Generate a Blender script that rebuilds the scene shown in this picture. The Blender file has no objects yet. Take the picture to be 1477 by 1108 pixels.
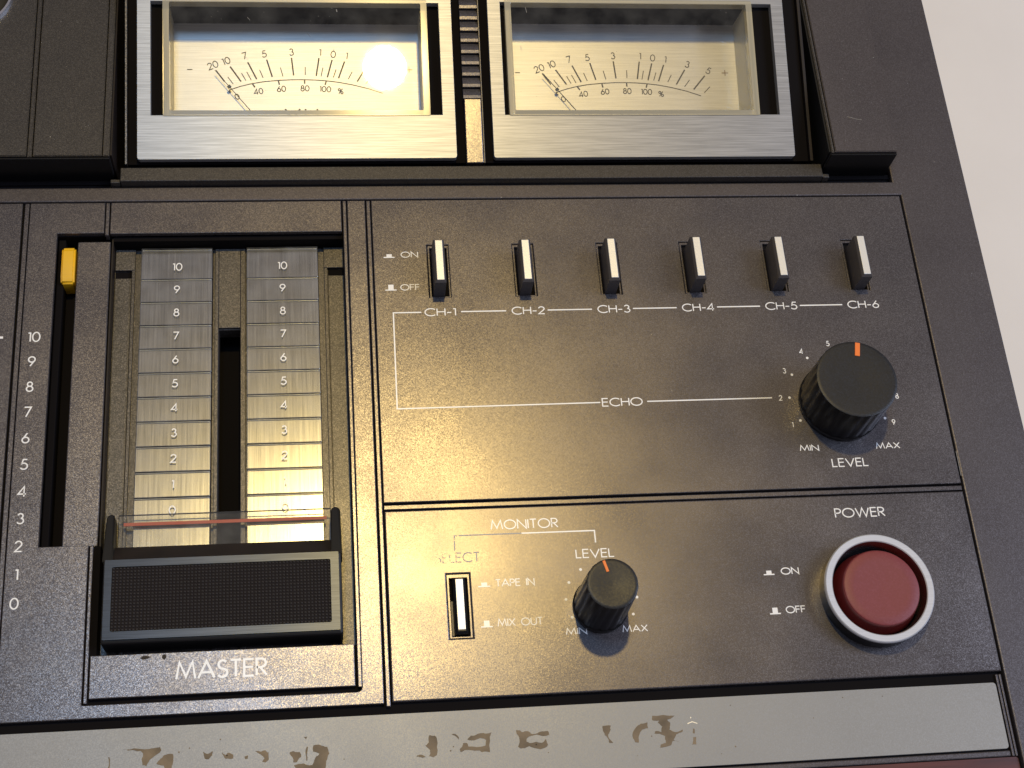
import bpy, bmesh, math, random
from mathutils import Vector, Matrix
from mathutils.geometry import tessellate_polygon
random.seed(7)
S = 0.001                      # everything below is written in millimetres
sc = bpy.context.scene
C = sc.collection

# ------------------------------------------------------------------ camera
cam_d = bpy.data.cameras.new('camera')
cam = bpy.data.objects.new('camera', cam_d)
C.objects.link(cam)
R = Matrix(((0.9916132, 0.0243685, -0.1269231), (-0.0753875, 0.9067426, -0.4148910), (0.1049763, 0.4209798, 0.9009750)))
cam.matrix_world = Matrix.Translation((0, 0, 0.4)) @ R.to_4x4()
cam_d.sensor_width = 36.0
cam_d.lens = 51.94
cam_d.clip_start = 0.01
cam_d.clip_end = 50
sc.camera = cam

# ------------------------------------------------------------------ world and lamps
w = bpy.data.worlds.new('World'); sc.world = w; w.use_nodes = True
bg = w.node_tree.nodes['Background']
bg.inputs[0].default_value = (0.89, 0.85, 1.0, 1)
bg.inputs[1].default_value = 0.21

def area(name, loc, target, size, power, col, shape='DISK', size_y=None, spread=180):
    l = bpy.data.lights.new(name, 'AREA')
    l.shape = shape; l.size = size
    if size_y: l.size_y = size_y
    l.energy = power; l.color = col; l.spread = math.radians(spread)
    o = bpy.data.objects.new(name, l); C.objects.link(o)
    o.location = Vector(loc)
    o.rotation_euler = (Vector(target) - Vector(loc)).to_track_quat('-Z', 'Y').to_euler()
    return o
area('ceiling_lamp', (.063, .430, .900), (.05, .15, 0), .038, 4.1, (1, .72, .24))
area('window_light', (1.5, .10, 1.3), (.05, .15, 0), .9, 20, (.62, .73, 1), 'RECTANGLE', .7)
area('overhead_daylight', (-.075, .295, 1.0), (.0, .2, 0), .17, 1.5, (.36, .62, 1))

sc.view_settings.view_transform = 'Standard'
sc.view_settings.look = 'None'
sc.view_settings.exposure = 0
sc.view_settings.gamma = 1
sc.view_settings.use_curve_mapping = False
sc.render.engine = 'CYCLES'

# ------------------------------------------------------------------ materials
def mat_new(name):
    m = bpy.data.materials.new(name); m.use_nodes = True
    nt = m.node_tree
    return m, nt, nt.nodes, nt.links, nt.nodes['Principled BSDF']

def mth(nt, op, a, b=None):
    n = nt.nodes.new('ShaderNodeMath'); n.operation = op
    for i, v in enumerate((a, b)):
        if v is None: continue
        if isinstance(v, (int, float)): n.inputs[i].default_value = v
        else: nt.links.new(v, n.inputs[i])
    return n.outputs[0]

def flakes(nt, cell, amount, soft=0.0):
    """random tilt per flake, in real cells of the given size (mm)"""
    N, L = nt.nodes, nt.links
    tc = N.new('ShaderNodeTexCoord')
    v = N.new('ShaderNodeTexVoronoi'); v.inputs['Scale'].default_value = 1000.0 / cell
    L.new(tc.outputs['Object'], v.inputs['Vector'])
    sub = N.new('ShaderNodeVectorMath'); sub.operation = 'SUBTRACT'
    L.new(v.outputs['Color'], sub.inputs[0]); sub.inputs[1].default_value = (.5, .5, .5)
    scl = N.new('ShaderNodeVectorMath'); scl.operation = 'SCALE'
    L.new(sub.outputs[0], scl.inputs[0]); scl.inputs['Scale'].default_value = amount
    geo = N.new('ShaderNodeNewGeometry')
    add = N.new('ShaderNodeVectorMath'); add.operation = 'ADD'
    L.new(geo.outputs['Normal'], add.inputs[0]); L.new(scl.outputs[0], add.inputs[1])
    nrm = N.new('ShaderNodeVectorMath'); nrm.operation = 'NORMALIZE'
    L.new(add.outputs[0], nrm.inputs[0])
    return tc, v, nrm.outputs[0]

def bump_noise(nt, vec, scale, strength, dist, detail=2, normal=None):
    n = nt.nodes.new('ShaderNodeTexNoise'); n.inputs['Scale'].default_value = scale; n.inputs['Detail'].default_value = detail
    nt.links.new(vec, n.inputs['Vector'])
    b = nt.nodes.new('ShaderNodeBump'); b.inputs['Strength'].default_value = strength; b.inputs['Distance'].default_value = dist
    nt.links.new(n.outputs['Fac'], b.inputs['Height'])
    if normal: nt.links.new(normal, b.inputs['Normal'])
    return b.outputs['Normal'], n

def paint(name, dark, light, metallic, rough, tilt, cell=.19, spec=.5, wear=True):
    m, nt, N, L, P = mat_new(name)
    tc, v, nrm = flakes(nt, cell, tilt)
    # flake brightness, each flake its own shade
    sep = N.new('ShaderNodeSeparateColor'); L.new(v.outputs['Color'], sep.inputs[0])
    f = mth(nt, 'POWER', sep.outputs[0], 2.2)
    mix = N.new('ShaderNodeMix'); mix.data_type = 'RGBA'
    L.new(f, mix.inputs['Factor'])
    mix.inputs['A'].default_value = (*dark, 1); mix.inputs['B'].default_value = (*light, 1)
    # faint large-scale handling marks
    n2 = N.new('ShaderNodeTexNoise'); n2.inputs['Scale'].default_value = 38; n2.inputs['Detail'].default_value = 5
    L.new(tc.outputs['Object'], n2.inputs['Vector'])
    r = N.new('ShaderNodeMapRange'); L.new(n2.outputs['Fac'], r.inputs['Value'])
    r.inputs['From Min'].default_value = .3; r.inputs['From Max'].default_value = .7
    r.inputs['To Min'].default_value = rough - .03; r.inputs['To Max'].default_value = rough + .05
    L.new(r.outputs[0], P.inputs['Roughness'])
    col = mix.outputs['Result']
    if wear:   # sparse pale dust specks
        v2 = N.new('ShaderNodeTexVoronoi'); v2.inputs['Scale'].default_value = 260
        L.new(tc.outputs['Object'], v2.inputs['Vector'])
        s2 = N.new('ShaderNodeSeparateColor'); L.new(v2.outputs['Color'], s2.inputs[0])
        near = mth(nt, 'LESS_THAN', v2.outputs['Distance'], .045)
        few = mth(nt, 'GREATER_THAN', s2.outputs[1], .93)
        mk = mth(nt, 'MULTIPLY', near, few)
        mx = N.new('ShaderNodeMix'); mx.data_type = 'RGBA'; L.new(mk, mx.inputs['Factor'])
        L.new(col, mx.inputs['A']); mx.inputs['B'].default_value = (.32, .31, .29, 1)
        col = mx.outputs['Result']
    L.new(col, P.inputs['Base Color'])
    P.inputs['Metallic'].default_value = metallic
    P.inputs['Specular IOR Level'].default_value = spec
    nn, _ = bump_noise(nt, tc.outputs['Object'], 1800, .06, .00003, 2, nrm)
    L.new(nn, P.inputs['Normal'])
    return m

def plain(name, col, rough=.5, metallic=0, spec=.5, bump=0, bscale=900, var=0.0):
    m, nt, N, L, P = mat_new(name)
    P.inputs['Base Color'].default_value = (*col, 1)
    P.inputs['Roughness'].default_value = rough
    P.inputs['Metallic'].default_value = metallic
    P.inputs['Specular IOR Level'].default_value = spec
    tc = N.new('ShaderNodeTexCoord')
    if var:
        n = N.new('ShaderNodeTexNoise'); n.inputs['Scale'].default_value = 140; n.inputs['Detail'].default_value = 6
        L.new(tc.outputs['Object'], n.inputs['Vector'])
        r = N.new('ShaderNodeMapRange'); L.new(n.outputs['Fac'], r.inputs['Value'])
        r.inputs['From Min'].default_value = .3; r.inputs['From Max'].default_value = .7
        r.inputs['To Min'].default_value = 1 - var; r.inputs['To Max'].default_value = 1 + var
        h = N.new('ShaderNodeHueSaturation'); h.inputs['Color'].default_value = (*col, 1)
        L.new(r.outputs[0], h.inputs['Value']); L.new(h.outputs[0], P.inputs['Base Color'])
    if bump:
        nn, _ = bump_noise(nt, tc.outputs['Object'], bscale, bump, .0001, 3)
        L.new(nn, P.inputs['Normal'])
    return m

def brushed(name, col, rough, axis, metallic=1.0, aniso=.6, var=.12, bump=.12, fine=1.0):
    """fine hairlines running along axis 'X' or 'Y'"""
    m, nt, N, L, P = mat_new(name)
    tc = N.new('ShaderNodeTexCoord')
    mp = N.new('ShaderNodeMapping'); L.new(tc.outputs['Object'], mp.inputs['Vector'])
    a, b = 70 * fine, 3600 * fine
    mp.inputs['Scale'].default_value = (a, b, b) if axis == 'X' else (b, a, a)
    n = N.new('ShaderNodeTexNoise'); n.inputs['Scale'].default_value = 1; n.inputs['Detail'].default_value = 4
    n.inputs['Roughness'].default_value = .6
    L.new(mp.outputs[0], n.inputs['Vector'])
    r = N.new('ShaderNodeMapRange'); L.new(n.outputs['Fac'], r.inputs['Value'])
    r.inputs['From Min'].default_value = .3; r.inputs['From Max'].default_value = .7
    r.inputs['To Min'].default_value = 1 - var; r.inputs['To Max'].default_value = 1 + var
    h = N.new('ShaderNodeHueSaturation'); h.inputs['Color'].default_value = (*col, 1)
    L.new(r.outputs[0], h.inputs['Value']); L.new(h.outputs[0], P.inputs['Base Color'])
    P.inputs['Metallic'].default_value = metallic
    P.inputs['Roughness'].default_value = rough
    P.inputs['Anisotropic'].default_value = aniso
    cv = N.new('ShaderNodeCombineXYZ')
    cv.inputs[0].default_value = 0 if axis == 'X' else 1
    cv.inputs[1].default_value = 1 if axis == 'X' else 0
    L.new(cv.outputs[0], P.inputs['Tangent'])
    bp = N.new('ShaderNodeBump'); bp.inputs['Strength'].default_value = bump; bp.inputs['Distance'].default_value = .00003
    L.new(n.outputs['Fac'], bp.inputs['Height']); L.new(bp.outputs[0], P.inputs['Normal'])
    return m

def clear(name, tint=(1, 1, 1), rough=.02, haze=0.0, hazecol=(.9, .9, .85), ior=1.49, smudge=True):
    m = bpy.data.materials.new(name); m.use_nodes = True
    nt = m.node_tree; N, L = nt.nodes, nt.links; N.clear()
    out = N.new('ShaderNodeOutputMaterial')
    tr = N.new('ShaderNodeBsdfTransparent'); tr.inputs[0].default_value = (*tint, 1)
    gl = N.new('ShaderNodeBsdfGlossy'); gl.inputs['Roughness'].default_value = rough
    fr = N.new('ShaderNodeFresnel'); fr.inputs['IOR'].default_value = ior
    base = tr.outputs[0]
    tc = N.new('ShaderNodeTexCoord')
    if haze:
        df = N.new('ShaderNodeBsdfDiffuse'); df.inputs[0].default_value = (*hazecol, 1)
        mh = N.new('ShaderNodeMixShader')
        mh.inputs[0].default_value = haze
        if smudge:
            n = N.new('ShaderNodeTexNoise'); n.inputs['Scale'].default_value = 160; n.inputs['Detail'].default_value = 8
            L.new(tc.outputs['Object'], n.inputs['Vector'])
            r = N.new('ShaderNodeMapRange'); L.new(n.outputs['Fac'], r.inputs['Value'])
            r.inputs['From Min'].default_value = .35; r.inputs['From Max'].default_value = .75
            r.inputs['To Min'].default_value = haze * .4; r.inputs['To Max'].default_value = haze * 2.2
            L.new(r.outputs[0], mh.inputs[0])
        L.new(base, mh.inputs[1]); L.new(df.outputs[0], mh.inputs[2]); base = mh.outputs[0]
    mx = N.new('ShaderNodeMixShader')
    L.new(fr.outputs[0], mx.inputs[0]); L.new(base, mx.inputs[1]); L.new(gl.outputs[0], mx.inputs[2])
    L.new(mx.outputs[0], out.inputs['Surface'])
    return m

M = {}
M['panel'] = paint('charcoal_flake_paint', (.102, .093, .098), (.235, .218, .218), .70, .285, .065)
M['rail'] = paint('charcoal_rail_paint', (.068, .060, .064), (.125, .113, .118), .45, .40, .06)
M['cover'] = paint('dark_cover_paint', (.040, .037, .036), (.092, .086, .082), .45, .40, .06)
M['divider'] = paint('warm_grey_flake_paint', (.05, .047, .043), (.15, .138, .135), .5, .38, .06, .2)
M['void'] = plain('black_gap_plastic', (.004, .003, .0035), .8, spec=.12)
M['black'] = plain('black_plastic', (.009, .009, .0095), .45, spec=.35, bump=.05, bscale=1500)
M['well'] = plain('dark_brown_plastic', (.012, .008, .007), .55, spec=.3, bump=.1, bscale=500, var=.3)
M['knob'] = paint('black_knob_plastic', (.010, .010, .011), (.020, .020, .021), .0, .42, .08, .3, .35)
M['gloss'] = plain('glossy_black_plastic', (.005, .005, .0055), .34, spec=.3)
M['print'] = plain('off_white_print', (.88, .88, .86), .32, spec=.8, var=.06)
M['faded'] = None
M['grey'] = paint('pale_grey_satin_paint', (.285, .285, .277), (.32, .32, .31), .05, .38, .06, .2, .5)
M['residue'] = plain('worn_brown_metal', (.17, .125, .075), .6, bump=.5, bscale=1200, var=.4)
M['bare'] = plain('bare_scratch', (.85, .84, .80), .3, .8)
M['bezel'] = brushed('brushed_aluminium', (.44, .445, .45), .44, 'X', metallic=.55, aniso=.7, var=.28)
M['scale'] = brushed('satin_scale_plate', (.66, .655, .65), .46, 'X', .70, .4, .12, .08)
M['strip'] = brushed('brushed_level_strip', (.45, .445, .435), .20, 'Y', .93, .45, .30, .10, .7)
M['ink'] = plain('dark_scale_ink', (.13, .12, .11), .6)
M['brownink'] = plain('brown_scale_ink', (.25, .16, .10), .6)
M['needle'] = plain('needle_black', (.02, .025, .035), .5)
M['needleflag'] = plain('needle_blue_grey', (.04, .07, .12), .5)
M['glass'] = clear('meter_glass', (.97, .97, .96), .02, .02)
M['glassedge'] = clear('meter_glass_edge', (.92, .9, .82), .12, .38, (.82, .76, .58), smudge=False)
M['lens'] = clear('clear_acrylic', (.97, .97, .97), .05, .03)
M['tile'] = clear('clear_level_tile', (.95, .96, .97), .16, .045, (.8, .82, .85))
M['tileglint'] = plain('painted_tile_glint', (.86, .90, .95), .25, 0)  # pale colour standing in for light caught in the clear tile edges
M['stud'] = plain('rubber_stud', (.030, .027, .029), .6, spec=.3)
M['dust'] = plain('pale_dust', (.30, .29, .27), .8, spec=.2)
M['yellow'] = plain('yellow_plastic', (.78, .44, .008), .45, bump=.05, var=.06)
M['orange'] = plain('orange_pointer', (.85, .20, .03), .45)
M['red'] = plain('red_hairline', (.62, .10, .05), .5)
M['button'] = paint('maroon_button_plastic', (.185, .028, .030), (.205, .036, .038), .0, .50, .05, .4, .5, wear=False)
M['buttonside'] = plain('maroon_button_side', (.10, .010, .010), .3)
M['chrome'] = brushed('satin_chrome', (.88, .88, .90), .24, 'X', 1, .0, .06, .05)
M['ringtop'] = brushed('silver_ring_top', (.74, .76, .80), .32, 'X', .55, .2, .08, .06)
M['silver'] = plain('silver_insert', (.78, .78, .76), .42, .55, bump=.25, bscale=2600)
M['fframe'] = brushed('blue_grey_brushed_frame', (.045, .049, .057), .34, 'X', .8, .4, .26, .08)
M['pad'] = plain('ribbed_black_rubber', (.012, .009, .010), .75, spec=.2)
M['wood'] = None

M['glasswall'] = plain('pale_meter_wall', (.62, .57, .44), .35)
M['switch'] = plain('charcoal_switch_plastic', (.060, .055, .057), .42)

def faded_print():
    m, nt, N, L, P = mat_new('worn_print')
    P.inputs['Roughness'].default_value = .55
    tc = N.new('ShaderNodeTexCoord')
    n = N.new('ShaderNodeTexNoise'); n.inputs['Scale'].default_value = 900; n.inputs['Detail'].default_value = 4
    L.new(tc.outputs['Object'], n.inputs['Vector'])
    sx = N.new('ShaderNodeSeparateXYZ'); L.new(tc.outputs['Object'], sx.inputs[0])
    r = N.new('ShaderNodeMapRange'); L.new(sx.outputs[0], r.inputs['Value'])
    r.inputs['From Min'].default_value = .030; r.inputs['From Max'].default_value = .042
    r.inputs['To Min'].default_value = -.12; r.inputs['To Max'].default_value = .16
    s = mth(nt, 'ADD', n.outputs['Fac'], r.outputs[0])
    g = N.new('ShaderNodeMapRange'); L.new(s, g.inputs['Value'])
    g.inputs['From Min'].default_value = .42; g.inputs['From Max'].default_value = .56
    g.inputs['To Max'].default_value = .8
    P.inputs['Base Color'].default_value = (.50, .49, .47, 1)
    L.new(g.outputs[0], P.inputs['Alpha'])
    return m
M['faded'] = faded_print()

def wood_mat():
    m, nt, N, L, P = mat_new('red_brown_trim')
    tc = N.new('ShaderNodeTexCoord')
    mp = N.new('ShaderNodeMapping'); mp.inputs['Scale'].default_value = (30, 500, 300); L.new(tc.outputs['Object'], mp.inputs[0])
    n = N.new('ShaderNodeTexNoise'); n.inputs['Scale'].default_value = 1; n.inputs['Detail'].default_value = 6; L.new(mp.outputs[0], n.inputs[0])
    cr = N.new('ShaderNodeValToRGB'); L.new(n.outputs['Fac'], cr.inputs[0])
    cr.color_ramp.elements[0].position = .3; cr.color_ramp.elements[0].color = (.045, .008, .005, 1)
    cr.color_ramp.elements[1].position = .75; cr.color_ramp.elements[1].color = (.13, .026, .014, 1)
    L.new(cr.outputs[0], P.inputs['Base Color']); P.inputs['Roughness'].default_value = .4
    return m
M['wood'] = wood_mat()

def table_mat():
    m, nt, N, L, P = mat_new('white_table_laminate')
    tc = N.new('ShaderNodeTexCoord')
    n = N.new('ShaderNodeTexNoise'); n.inputs['Scale'].default_value = 9; n.inputs['Detail'].default_value = 7; n.inputs['Roughness'].default_value = .6
    L.new(tc.outputs['Object'], n.inputs[0])
    cr = N.new('ShaderNodeValToRGB'); L.new(n.outputs['Fac'], cr.inputs[0])
    cr.color_ramp.elements[0].position = .3; cr.color_ramp.elements[0].color = (.72, .68, .635, 1)
    cr.color_ramp.elements[1].position = .75; cr.color_ramp.elements[1].color = (.79, .75, .705, 1)
    L.new(cr.outputs[0], P.inputs['Base Color']); P.inputs['Roughness'].default_value = .6
    nn, _ = bump_noise(nt, tc.outputs['Object'], 600, .1, .0001, 3); L.new(nn, P.inputs['Normal'])
    return m
M['table'] = table_mat()

# ------------------------------------------------------------------ mesh helpers
def link(name, bm, mat, parent=None, xf=None, smooth=False, label=None):
    me = bpy.data.meshes.new(name)
    if xf:
        for v in bm.verts: v.co = xf(v.co)
    for v in bm.verts: v.co *= S
    bmesh.ops.recalc_face_normals(bm, faces=bm.faces) if not getattr(bm, 'keep', False) else None
    bm.to_mesh(me); bm.free()
    if smooth:
        for p in me.polygons: p.use_smooth = True
        try: me.set_sharp_from_angle(angle=math.radians(35))
        except Exception: pass
    for mm in (mat if isinstance(mat, (list, tuple)) else [mat]): me.materials.append(mm)
    o = bpy.data.objects.new(name, me); C.objects.link(o)
    if parent: o.parent = parent
    if label: o['label'] = label
    return o

def add_box(bm, x0, x1, y0, y1, z0, z1, bev=0, seg=2, top_only=False, mi=0):
    vs = [bm.verts.new((x, y, z)) for z in (z0, z1) for y in (y0, y1) for x in (x0, x1)]
    fs = [bm.faces.new([vs[i] for i in f]) for f in ((0, 2, 3, 1), (4, 5, 7, 6), (0, 1, 5, 4), (2, 6, 7, 3), (0, 4, 6, 2), (1, 3, 7, 5))]
    for f in fs: f.material_index = mi
    if bev:
        es = set(e for f in fs for e in f.edges)
        if top_only: es = [e for e in es if max(v.co.z for v in e.verts) > z1 - 1e-6]
        bmesh.ops.bevel(bm, geom=list(es), offset=bev, segments=seg, affect='EDGES', profile=.5, clamp_overlap=True)

def box(name, x0, x1, y0, y1, z0, z1, mat, parent, bev=.2, top_only=False, xf=None, seg=2, label=None):
    bm = bmesh.new(); add_box(bm, x0, x1, y0, y1, z0, z1, bev, seg, top_only)
    return link(name, bm, mat, parent, xf, label=label)

def plate(name, outer, holes, z0, z1, mat, parent, bev=.22, xf=None, edge_bev=None):
    """polygon with holes, extruded, top edges bevelled"""
    bm = bmesh.new()
    loops = [outer] + list(holes)
    flat = [p for l in loops for p in l]
    tris = tessellate_polygon([[Vector((x, y, 0)) for x, y in l] for l in loops])
    top = [bm.verts.new((x, y, z1)) for x, y in flat]; bot = [bm.verts.new((x, y, z0)) for x, y in flat]
    for t in tris:
        bm.faces.new([top[i] for i in t]); bm.faces.new([bot[i] for i in reversed(t)])
    k = 0; rim = []
    for l in loops:
        n = len(l)
        for i in range(n):
            a, b = k + i, k + (i + 1) % n
            bm.faces.new((top[a], top[b], bot[b], bot[a])); rim.append(bm.edges.get((top[a], top[b])))
        k += n
    bmesh.ops.recalc_face_normals(bm, faces=bm.faces)
    if bev: bmesh.ops.bevel(bm, geom=rim, offset=bev, segments=2, affect='EDGES', profile=.5, clamp_overlap=True)
    return link(name, bm, mat, parent, xf)

def rect(x0, x1, y0, y1, r=0, n=5):
    if not r: return [(x0, y0), (x1, y0), (x1, y1), (x0, y1)]
    out = []
    for cx, cy, a in ((x0 + r, y0 + r, 180), (x1 - r, y0 + r, 270), (x1 - r, y1 - r, 0), (x0 + r, y1 - r, 90)):
        for i in range(n + 1):
            t = math.radians(a + 90 * i / n); out.append((cx + r * math.cos(t), cy + r * math.sin(t)))
    return out

def lathe(bm, cx, cy, prof, n=96, mis=None, flute=0, fn=0):
    rings = []
    for r, z in prof:
        ring = []
        for i in range(n):
            t = 2 * math.pi * i / n
            rr = r
            ring.append(bm.verts.new((cx + rr * math.cos(t), cy + rr * math.sin(t), z)))
        rings.append(ring)
    for k in range(len(rings) - 1):
        for i in range(n):
            f = bm.faces.new((rings[k][i], rings[k][(i + 1) % n], rings[k + 1][(i + 1) % n], rings[k + 1][i]))
            if mis: f.material_index = mis[k]
    return rings

# ------------------------------------------------------------------ geometric stroke lettering
def arc(cx, cy, rx, ry, a0, a1, n=14):
    return [(cx + rx * math.cos(math.radians(a0 + (a1 - a0) * i / n)), cy + ry * math.sin(math.radians(a0 + (a1 - a0) * i / n))) for i in range(n + 1)]
G = {
 'A': (.86, [[(0, 0), (.43, 1), (.86, 0)], [(.15, .33), (.71, .33)]]),
 'C': (.84, [arc(.5, .5, .5, .5, 46, 314, 24)]),
 'E': (.50, [[(.5, 1), (0, 1), (0, 0), (.5, 0)], [(0, .53), (.47, .53)]]),
 'F': (.48, [[(.48, 1), (0, 1), (0, 0)], [(0, .53), (.44, .53)]]),
 'H': (.66, [[(0, 0), (0, 1)], [(.66, 0), (.66, 1)], [(0, .53), (.66, .53)]]),
 'I': (.02, [[(.01, 0), (.01, 1)]]),
 'K': (.6, [[(0, 0), (0, 1)], [(.55, 1), (.04, .5), (.6, 0)]]),
 'L': (.44, [[(0, 1), (0, 0), (.44, 0)]]),
 'M': (1.0, [[(0, 0), (.15, 1), (.5, .12), (.85, 1), (1.0, 0)]]),
 'N': (.74, [[(0, 0), (0, 1), (.74, 0), (.74, 1)]]),
 'O': (1.0, [arc(.5, .5, .5, .5, 0, 360, 32)]),
 'P': (.50, [[(0, 0), (0, 1), (.24, 1)] + arc(.24, .745, .26, .255, 88, -88, 10) + [(0, .49)]]),
 'R': (.54, [[(0, 0), (0, 1), (.24, 1)] + arc(.24, .745, .26, .255, 88, -88, 10) + [(0, .49)], [(.20, .47), (.54, 0)]]),
 'S': (.52, [arc(.27, .75, .225, .25, 35, 250, 12) + [(.30, .49)] + arc(.26, .25, .255, .25, 70, -155, 12)]),
 'T': (.56, [[(0, 1), (.56, 1)], [(.28, 1), (.28, 0)]]),
 'U': (.64, [[(0, 1), (0, .32)] + arc(.32, .32, .32, .32, 180, 360, 14) + [(.64, 1)]]),
 'V': (.8, [[(0, 1), (.4, 0), (.8, 1)]]),
 'W': (1.16, [[(0, 1), (.29, 0), (.58, 1), (.87, 0), (1.16, 1)]]),
 'X': (.7, [[(0, 1), (.7, 0)], [(.7, 1), (0, 0)]]),
 '-': (.36, [[(0, .42), (.36, .42)]]),
 '+': (.5, [[(0, .5), (.5, .5)], [(.25, .25), (.25, .75)]]),
 '.': (.1, [[(0, 0), (.1, 0)]]),
 '%': (.84, [arc(.19, .76, .17, .22, 0, 360, 14), arc(.65, .24, .17, .22, 0, 360, 14), [(.68, 1), (.16, 0)]]),
 ' ': (.45, []),
 '0': (.60, [arc(.30, .5, .30, .5, 0, 360, 24)]),
 '1': (.20, [[(0, .93), (.18, .93), (.18, 0)]]),
 '2': (.54, [arc(.27, .72, .25, .27, 168, -38, 12) + [(.0, .0), (.54, 0)]]),
 '3': (.52, [arc(.25, .755, .20, .235, 160, -75, 10), arc(.25, .27, .26, .27, 82, -155, 12)]),
 '4': (.62, [[(.47, 0), (.47, 1), (0, .26), (.62, .26)]]),
 '5': (.54, [[(.50, 1), (.18, 1), (.07, .56)] + arc(.24, .32, .29, .31, 115, -150, 14)]),
 '6': (.56, [[(.40, 1), (.07, .44)], arc(.28, .29, .27, .29, 0, 360, 20)]),
 '7': (.54, [[(0, 1), (.54, 1), (.14, 0)]]),
 '8': (.52, [arc(.26, .765, .20, .225, 0, 360, 16), arc(.26, .27, .26, .27, 0, 360, 18)]),
 '9': (.56, [[(.16, 0), (.49, .56)], arc(.28, .71, .27, .29, 0, 360, 20)]),
}
def stroke(bm, pts, wd, z, fr):
    wd = wd * 1.12
    """flat ribbon with mitred joints; fr maps glyph plane to world mm"""
    P = [Vector(p).to_2d() for p in pts]
    Q = [P[0]]
    for p in P[1:]:
        if (p - Q[-1]).length > 1e-4: Q.append(p)
    closed = len(Q) > 3 and (Q[0] - Q[-1]).length < wd * .2
    if closed: Q = Q[:-1]
    n = len(Q)
    if n < 2: return
    L_, R_ = [], []
    for i in range(n):
        if closed or 0 < i < n - 1:
            a = (Q[i] - Q[i - 1]).normalized(); b = (Q[(i + 1) % n] - Q[i]).normalized()
            t = (a + b)
            t = t.normalized() if t.length > 1e-3 else a
            nn = Vector((-t.y, t.x)); k = 1 / max(.42, abs(nn.dot(Vector((-a.y, a.x)))))
        elif i == 0: t = (Q[1] - Q[0]).normalized(); nn = Vector((-t.y, t.x)); k = 1
        else: t = (Q[-1] - Q[-2]).normalized(); nn = Vector((-t.y, t.x)); k = 1
        L_.append(Q[i] + nn * wd * .5 * k); R_.append(Q[i] - nn * wd * .5 * k)
    A = [bm.verts.new(fr(p.x, p.y, z)) for p in L_]; B = [bm.verts.new(fr(p.x, p.y, z)) for p in R_]
    for i in range(n if closed else n - 1):
        j = (i + 1) % n
        bm.faces.new((A[i], B[i], B[j], A[j]))

def text(parent, s, x0, x1, y0, h, z, wd=.28, mat=None, rot=0, frame=None, name='lettering', label=None, gap=.17, bm=None, keep=False):
    """cap height h, stretched to run from x0 to x1; rot turns it about its middle"""
    adv = 0; lay = []
    for i, ch in enumerate(s):
        wch, st = G[ch]; lay.append((adv, st)); adv += wch + gap
    adv -= gap
    own = bm is None
    if own: bm = bmesh.new()
    if x1 is None: x1 = x0 + adv * h; 
    if rot == 'c': pass
    sx = (x1 - x0 - wd) / adv if adv > .1 else h
    sy = h - wd
    cx, cy = (x0 + x1) / 2, y0 + h / 2
    cr, sr = math.cos(math.radians(rot)), math.sin(math.radians(rot))
    def fr(x, y, zz):
        dx, dy = x - cx, y - cy
        q = Vector((cx + dx * cr - dy * sr, cy + dx * sr + dy * cr, zz))
        return frame(q) if frame else q
    for a, st in lay:
        for k, pl in enumerate(st):
            stroke(bm, [(x0 + wd / 2 + (a + px) * sx, y0 + wd / 2 + py * sy) for px, py in pl], wd, z + .012 * k, fr)
    if own: return print_link(name, bm, mat or M['print'], parent, label)
def print_link(name, bm, mat, parent, label=None):
    for f in bm.faces:
        f.normal_update()
    me = bpy.data.meshes.new(name)
    for v in bm.verts: v.co *= S
    for f in bm.faces:
        f.normal_update()
        if f.normal.z < 0: f.normal_flip()
    bm.to_mesh(me); bm.free(); me.materials.append(mat)
    o = bpy.data.objects.new(name, me); C.objects.link(o); o.parent = parent
    if label: o['label'] = label
    return o
def ctext(parent, s, cx, cy, h, z, wd=.2, mat=None, rot=0, frame=None, stretch=1.0, **k):
    adv = sum(G[c][0] for c in s) + .17 * (len(s) - 1)
    wdt = max(adv * (h - wd) * stretch + wd, wd)
    if adv < .1: wdt = wd
    return text(parent, s, cx - wdt / 2, cx + wdt / 2, cy - h / 2, h, z, wd, mat, rot, frame, **k)
def lines(parent, paths, wd, z, mat=None, name='printed_line'):
    bm = bmesh.new()
    for k, p in enumerate(paths): stroke(bm, p, wd, z + .012 * (k % 3), lambda x, y, q: Vector((x, y, q)))
    return print_link(name, bm, mat or M['print'], parent)
def icon(parent, x0, x1, y0, up, z, name='push_symbol'):
    bm = bmesh.new(); wd = x1 - x0
    for k, (a, b, c, d) in enumerate(((x0, x1, y0, y0 + .38), (x0 + wd * .27, x1 - wd * .25, y0 + .38, y0 + up))):
        vs = [bm.verts.new(q) for q in ((a, c, z), (b, c, z), (b, d, z), (a, d, z))]; bm.faces.new(vs)
    return print_link(name, bm, M['print'], parent)
def dots(parent, pts, r, z):
    for x, y in pts:
        bm = bmesh.new()
        bm.faces.new([bm.verts.new((x + r * math.cos(i * math.pi / 9), y + r * math.sin(i * math.pi / 9), z)) for i in range(18)])
        print_link('scale_dot', bm, M['print'], parent)

# ------------------------------------------------------------------ the table
TZ = -62
bm = bmesh.new(); add_box(bm, -1800, 1800, -1500, 1500, TZ - 30, TZ, 3)
tb = link('table', bm, M['table']); tb['kind'] = 'structure'

# ------------------------------------------------------------------ the mixer
mixer = bpy.data.objects.new('audio_mixer', None); C.objects.link(mixer)
mixer.location = (0, 0, 0); mixer.empty_display_size = .05
mixer['label'] = 'charcoal cassette mixing deck with level meters, faders, knobs and red power button'
mixer['category'] = 'audio mixer'

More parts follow.
